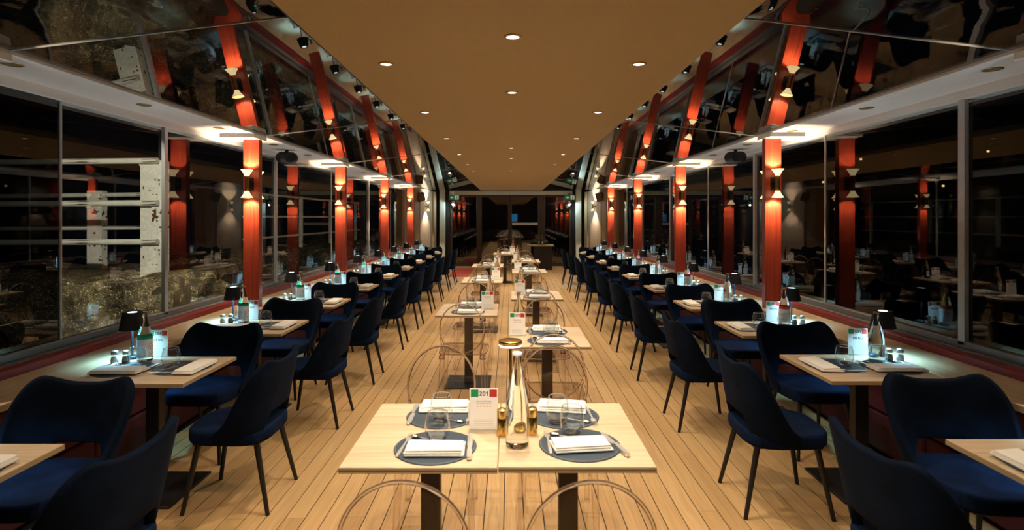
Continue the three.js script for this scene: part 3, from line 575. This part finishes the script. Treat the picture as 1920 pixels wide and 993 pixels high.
// ------------------------------------------------------------------ window tables
const NEARS = { '-1': [1.67, 3.1, 4.43, 5.76, 7.12, 8.5, 9.9, 11.3, 12.75, 14.2], '1': [1.72, 3.155, 4.36, 5.62, 7.0, 8.48, 9.85, 11.25, 12.7, 14.15] };
const AISLE = { '-1': [2.03, 3.33, 4.6, 5.76, 7.22, 8.5, 9.87, 11.2, 12.6, 14.0], '1': [2.03, 3.28, 4.53, 5.88, 7.09, 8.33, 9.68, 11.1, 12.55, 14.0] };
const KIND = { '-1': ['plain', 'green', 'green', 'green', 'red', 'plain', 'plain', 'green', 'red', 'plain'], '1': ['plain', 'plain', 'red', 'plain', 'red', 'plain', 'red', 'plain', 'plain', 'plain'] };
for (const s of [-1, 1]) NEARS[s].forEach((n, i) => {
  const side = SIDE[s], nth = `${ORD[i]} ${side} window table`, X = (a) => s * a, z = (a) => -(n + a), far = i > 5;
  place(windowTable, X(s < 0 ? 2.2 : 2.195), 0, z(0.305), 0, `oak pedestal table against the window ledge, ${ORD[i]} along the ${side} windows`, 'tables along the windows');
  setting(X(2.05), z(0.33), s < 0 ? Math.PI / 2 : -Math.PI / 2, `at the aisle place of the ${nth}`, { long: true, nr: 0.03 * s, nf: -0.1, gr: -0.01 * s, gf: 0.075, far });
  setting(X(2.385), z(0.29), 0, `at the window place of the ${nth}`, { long: true, nr: -0.02 * s, nf: -0.07, gr: -s * 0.04, gf: 0.06, far });
  const kind = KIND[s][i], br = { green: 'with a green and white label', red: 'with a red and white label', plain: 'with a small white label' }[kind];
  place(bottles[kind], X(2.395), 0.7502, z(s < 0 ? 0.5 : 0.44), s > 0 ? 0.5 : 0, `water bottle ${br} on the ${nth}`, 'bottles on the window tables');
  menuCard(X(2.372), z(0.592), String((s < 0 ? 104 : 303) + i - 1), 'menu', -s * 0.12, `white menu card ${(s < 0 ? 104 : 303) + i - 1} on the ${nth}`);
  place(saltShaker, X(2.55), 0.7502, z(0.44), 0, `glass salt shaker with steel lid on the ${nth}`, 'salt shakers');
  place(pepperShaker, X(2.485), 0.7502, z(0.45), 0, `glass pepper shaker with steel lid on the ${nth}`, 'pepper shakers');
  place(tableLamp, X(2.518), 0.7502, z(0.56), 0, `black-shaded cordless lamp with cool light on the ${nth}`, 'black table lamps');
  spot(X(2.518), 0.7502 + 0.236, z(0.56), X(2.5), 0.75, z(0.55), coolLight, POWER.table, 1.22, 0.5, 1.4);
  spot(X(2.518), 0.7502 + 0.316, z(0.56), X(2.6), SOF, z(0.56), rgb(0.72, 0.9, 1), POWER.lampUp, 0.75, 0.6, 1);
  place(blueChair, X(s < 0 ? 1.62 : 1.565), 0, -AISLE[s][i], (s < 0 ? -1 : 1) * Math.PI / 2 + jit(0.05), `navy velvet chair on the aisle side of the ${nth}`, 'navy velvet chairs');
  place(blueChair, X(2.195) + jit(0.01), 0, -(n + 0.61 + 0.29), jit(0.05), `navy velvet chair facing the camera behind the ${nth}`, 'navy velvet chairs');
});

// ------------------------------------------------------------------ far end
{
  const rug = mesh('red_rug', box(-1.8, -1.2, 0.0005, 0.008, -15.6, -18.2, 0.003), M.rug); tag(rug, 'red rug on the floor at the far left end', 'rug');
  const t = root('serving_table', 0.98, 0, -17.9); tag(t, 'oak serving table with dark body before the dark end doors', 'table');
  mesh('tabletop', box(-0.42, 0.42, 0.76, 0.79, -0.36, 0.36, 0.003, 'x'), M.oak, t); mesh('cabinet', box(-0.22, 0.36, 0, 0.76, -0.3, 0.3, 0.006), M.dark, t);
  const wine = proto('wine_glass', 'glass', (o) => { mesh('foot', lathe([[0, 0], [0.035, 0], [0.035, 0.002], [0.004, 0.006]], 20), M.clear, o); mesh('stem', lathe([[0.0035, 0.005], [0.003, 0.09]], 10), M.clear, o); mesh('bowl', lathe([[0.003, 0.09], [0.03, 0.105], [0.042, 0.14], [0.036, 0.2]], 24), M.clear, o); });
  const w = [[-0.22, -0.1], [-0.14, 0.16], [-0.16, -0.22], [0.17, -0.1], [0.14, 0.18]];
  w.forEach(([x, z], k) => place(wine, 0.98 + x, 0.7905, -17.9 + z, 0, `clear stemmed wine glass, ${ORD[k]} from the ${k < 3 ? 'left' : 'middle'} on the far serving table`, 'wine glasses on the serving table'));
  place(bottles.plain, 0.98 - 0.05, 0.7905, -17.95, 0, 'clear water bottle on the serving table at the far end', 'bottles on the serving table');
  place(bottles.plain, 0.98 + 0.06, 0.7905, -17.88, 0, 'clear water bottle on the serving table, at the cabinet side', 'bottles on the serving table');
  place(napkin, 0.98 - 0.32, 0.7905, -17.7, 0, 'folded white napkin on the serving table at its left end', 'folded napkins');
  place(napkin, 0.98 + 0.28, 0.7905, -17.75, 0.2, 'folded white napkin on the serving table at its right end', 'folded napkins');
  // exit signs
  for (const s of [-1, 1]) {
    const e = root('exit_sign', s < 0 ? -1.92 : 2.02, 2.36, -18.72); tag(e, `${s < 0 ? 'green and white exit sign with white twin lamps at the left door frame' : 'green exit sign with arrow at the right door frame'}`, 'sign');
    const c = document.createElement('canvas'); c.width = 256; c.height = 128; const x = c.getContext('2d');
    x.fillStyle = '#0f7a55'; x.fillRect(0, 0, 256, 128); x.fillStyle = '#e9fff2'; x.fillRect(150, 8, 98, 112); x.beginPath(); x.moveTo(30, 64); x.lineTo(70, 28); x.lineTo(70, 50); x.lineTo(112, 50); x.lineTo(112, 78); x.lineTo(70, 78); x.lineTo(70, 100); x.fill();
    x.fillStyle = '#0f7a55'; x.beginPath(); x.arc(205, 32, 10, 0, 7); x.fill(); x.fillRect(190, 46, 22, 34); x.fillRect(178, 82, 18, 30); x.fillRect(206, 82, 14, 30);
    const tx = new THREE.CanvasTexture(c); tx.colorSpace = THREE.SRGBColorSpace;
    mesh('panel', box(-0.17, 0.17, -0.08, 0.08, -0.01, 0.01), std({ map: tx, emissiveMap: tx, emissive: rgb(0.16, 0.16, 0.16), roughness: 0.4 }), e);
    mesh('bracket', box(-0.02, 0.02, -0.02, 0.14, -0.2, -0.01), M.dark, e);
    for (const k of s < 0 ? [1, -1] : [-1]) {
      const h = mesh('lamp_head', lathe([[0.03, 0.1 * k], [0.05, 0.16 * k], [0.075, 0.2 * k], [0.075, 0.215 * k], [0.02, 0.22 * k]], 24), M.white, e); h.position.set(-0.02, -0.02, 0.02);
      if (k < 0) mesh('lamp_lens', new THREE.SphereGeometry(0.032, 16, 12).translate(0, -0.235, 0), M.ledRing, h);
    }
  }
  for (const x of [-1.94, 2.0]) bulbLight(x, 2.105, -18.64, rgb(0.78, 1, 0.93), POWER.exit, 0.6);
  const spk = (x, y, z, turn, label) => { const o = root('loudspeaker', x, y, z, turn); tag(o, label, 'speaker'); mesh('case', new THREE.CapsuleGeometry(0.075, 0.12, 8, 20).rotateZ(Math.PI / 2).translate(0, -0.1, 0.02), M.dark, o); mesh('grille', lathe([[0, 0.005], [0.06, 0.002], [0.068, -0.008]], 24).rotateX(Math.PI / 2).translate(0.03, -0.1, 0.095), M.blackMetal, o); mesh('bracket', box(-0.02, 0.02, -0.08, 0.0, -0.02, 0.02, 0.003), M.blackMetal, o); };
  spk(-2.87, SOF, -7.05, 0.5, 'round black loudspeaker under the left soffit beside the second post'); spk(2.87, SOF, -7.0, -0.5, 'round black loudspeaker under the right soffit beside the second post');
  for (const s of [-1, 1]) { const o = root('wall_speaker', s * 2.7, 2.3, -16.6, -s * 0.6); tag(o, `small brown box speaker on the cream wall at the far ${SIDE[s]}`, 'speaker'); mesh('case', box(-0.1, 0.1, -0.13, 0.13, -0.08, 0.08, 0.015), std({ color: rgb(0.16, 0.1, 0.06), roughness: 0.6 }), o).rotation.z = 0.3; mesh('bracket', box(-0.02, 0.02, -0.02, 0.25, -0.1, -0.07, 0.004), M.white, o); }
}

// ------------------------------------------------------------------ outside: quay with railing, floodlight on the hull, far bank
{
  const q = root('quay'); structure(q);
  const block = (x0, x1, y0, y1, d0, d1, seg, amp, mat, seed) => {
    const g = new THREE.BoxGeometry(x1 - x0, y1 - y0, d1 - d0, Math.round((x1 - x0) * seg), Math.round((y1 - y0) * seg) + 1, Math.round((d1 - d0) * seg * 0.6) + 1);
    g.translate((x0 + x1) / 2, (y0 + y1) / 2, -(d0 + d1) / 2);
    const p = g.attributes.position, n = g.attributes.normal, P = new Map(), cx = (x0 + x1) / 2, cy = (y0 + y1) / 2, cz = -(d0 + d1) / 2;
    for (let i = 0; i < p.count; i++) {
      const x = p.getX(i), y = p.getY(i), z = p.getZ(i), f = (noise(x * 3 + 50, y * 3 + z * 2 + 50, seed, 1000, 1000) - 0.5) * 2 + (noise(x * 9 + 90, y * 9 + z * 7 + 90, seed + 1, 1000, 1000) - 0.5);
      const v = new THREE.Vector3((x - cx) / (x1 - x0), (y - cy) / (y1 - y0), (z - cz) / (d1 - d0)).multiplyScalar(amp * f * 1.6);
      p.setXYZ(i, x + v.x, y + v.y * 0.8, z + v.z);
    }
    g.computeVertexNormals(); return mesh('stone_block', uvMetres(g, 'x'), mat, q);
  };
  block(-5.6, -3.42, -0.2, 1.0, 6.0, 6.7, 14, 0.14, M.rock, 61);
  block(-8.2, -5.62, -0.2, 1.0, 6.0, 6.7, 12, 0.14, M.rock, 63);
  block(-9.5, -3.5, -0.2, 0.99, 6.72, 8.3, 4, 0.05, M.paving, 65);
  for (let k = 0; k < 6; k++) block(-6.0, -3.9, -0.2 + (k % 2) * 0.62, 0.4 + (k % 2) * 0.6, 9.55 + Math.floor(k / 2) * 2.2, 11.7 + Math.floor(k / 2) * 2.2, 5, 0.1, M.darkRock, 70 + k);
  // near railing: runs along x, ends in a bracketed post
  const r = root('quay_railing', 0, 0, 0); tag(r, 'white rusted steel railing with end post standing on the stone quay', 'railing');
  const rd = 6.55, px = -4.18;
  mesh('end_post', box(px - 0.1, px + 0.03, 0.97, 2.37, -rd, -rd - 0.14, 0.008, 'y'), M.rail, r);
  mesh('web_plate', box(px - 0.27, px - 0.1, 0.97, 2.34, -rd - 0.05, -rd - 0.075, 0.004, 'y'), M.rail, r);
  const gus = new THREE.Shape(); gus.moveTo(0, 0); gus.lineTo(-0.16, 0.3); gus.lineTo(0, 0.3);
  for (const y of [2.03, 1.12]) mesh('gusset', new THREE.ExtrudeGeometry(gus, { depth: 0.02, bevelEnabled: true, bevelSize: 0.003, bevelThickness: 0.003, bevelSegments: 1 }).translate(px - 0.1, y, -rd - 0.03), M.rail, r);
  for (const y of [2.36, 1.86, 1.4]) mesh('rail', rod([px, y, -rd + 0.04], [px - 4.6, y - 0.03, -rd - 0.1], 0.034, 0.034, 16), M.rail, r);
  mesh('post', box(-5.75, -5.55, 0.97, 2.05, -rd - 0.9, -rd - 1.02, 0.008, 'y'), M.rail, r);
  mesh('cross_rail', rod([px - 0.78, 2.0, -rd - 0.95], [px - 4.4, 1.96, -rd - 1], 0.03, 0.03), M.rail, r);
  mesh('cross_rail', rod([px - 0.78, 1.55, -rd - 0.95], [px - 4.4, 1.52, -rd - 1], 0.03, 0.03), M.rail, r);
  // second railing further along the quay
  const r2 = root('far_railing'); tag(r2, 'thin white railing further along the quay beyond the left windows', 'railing');
  for (const d of [10.2, 12.2, 14.2, 16.5]) mesh('post', box(-4.7, -4.63, 0.9, 2.15, -d, -d - 0.07, 0.006), M.rail, r2);
  for (const y of [2.12, 1.7, 1.3]) mesh('rail', rod([-4.66, y, -9.6], [-4.66, y, -17], 0.022, 0.022), M.rail, r2);
  // floodlight under the roof edge outside, lighting the quay
  const f = root('deck_floodlight', -3.32, 2.66, -3.4); tag(f, 'small deck floodlight on the outer roof edge lighting the stone quay', 'floodlight');
  mesh('housing', box(-0.1, 0.1, -0.06, 0.06, -0.03, 0.05, 0.01), M.dark, f); mesh('lens', box(-0.085, 0.085, -0.045, 0.045, -0.038, -0.031), M.ledWarm, f);
  spot(-3.32, 2.66, -3.46, -4.75, 1.25, -6.7, rgb(1, 0.9, 0.7), POWER.flood, 0.7, 0.6, 2);
  // far bank across the water on the other side
  const b = root('outside_building', 40, 0, -46, -0.5); tag(b, 'dark building with a few lit windows on the far bank', 'building');
  mesh('facade', box(-16, 16, -3, 11, -4, 0), M.dark, b);
  const lit = std({ color: rgb(0.4, 0.25, 0.1), emissive: rgb(1, 0.6, 0.25), emissiveIntensity: 1.2 });
  [[-12, 5], [-9, 7], [-3, 4.4], [0, 7.2], [4, 3.2], [5.2, 3.2], [9, 6.2], [12, 8]].forEach(([x, y]) => mesh('lit_window', box(x - 0.09, x + 0.09, y - 0.08, y + 0.08, 0, 0.03), lit, b));
  const water = mesh('river_water', new THREE.PlaneGeometry(60, 90).rotateX(-Math.PI / 2).translate(33.3, -0.6, -25), std({ color: rgb(0.004, 0.006, 0.007), roughness: 0.12 })); structure(water);
}
renderer.render(scene, camera);
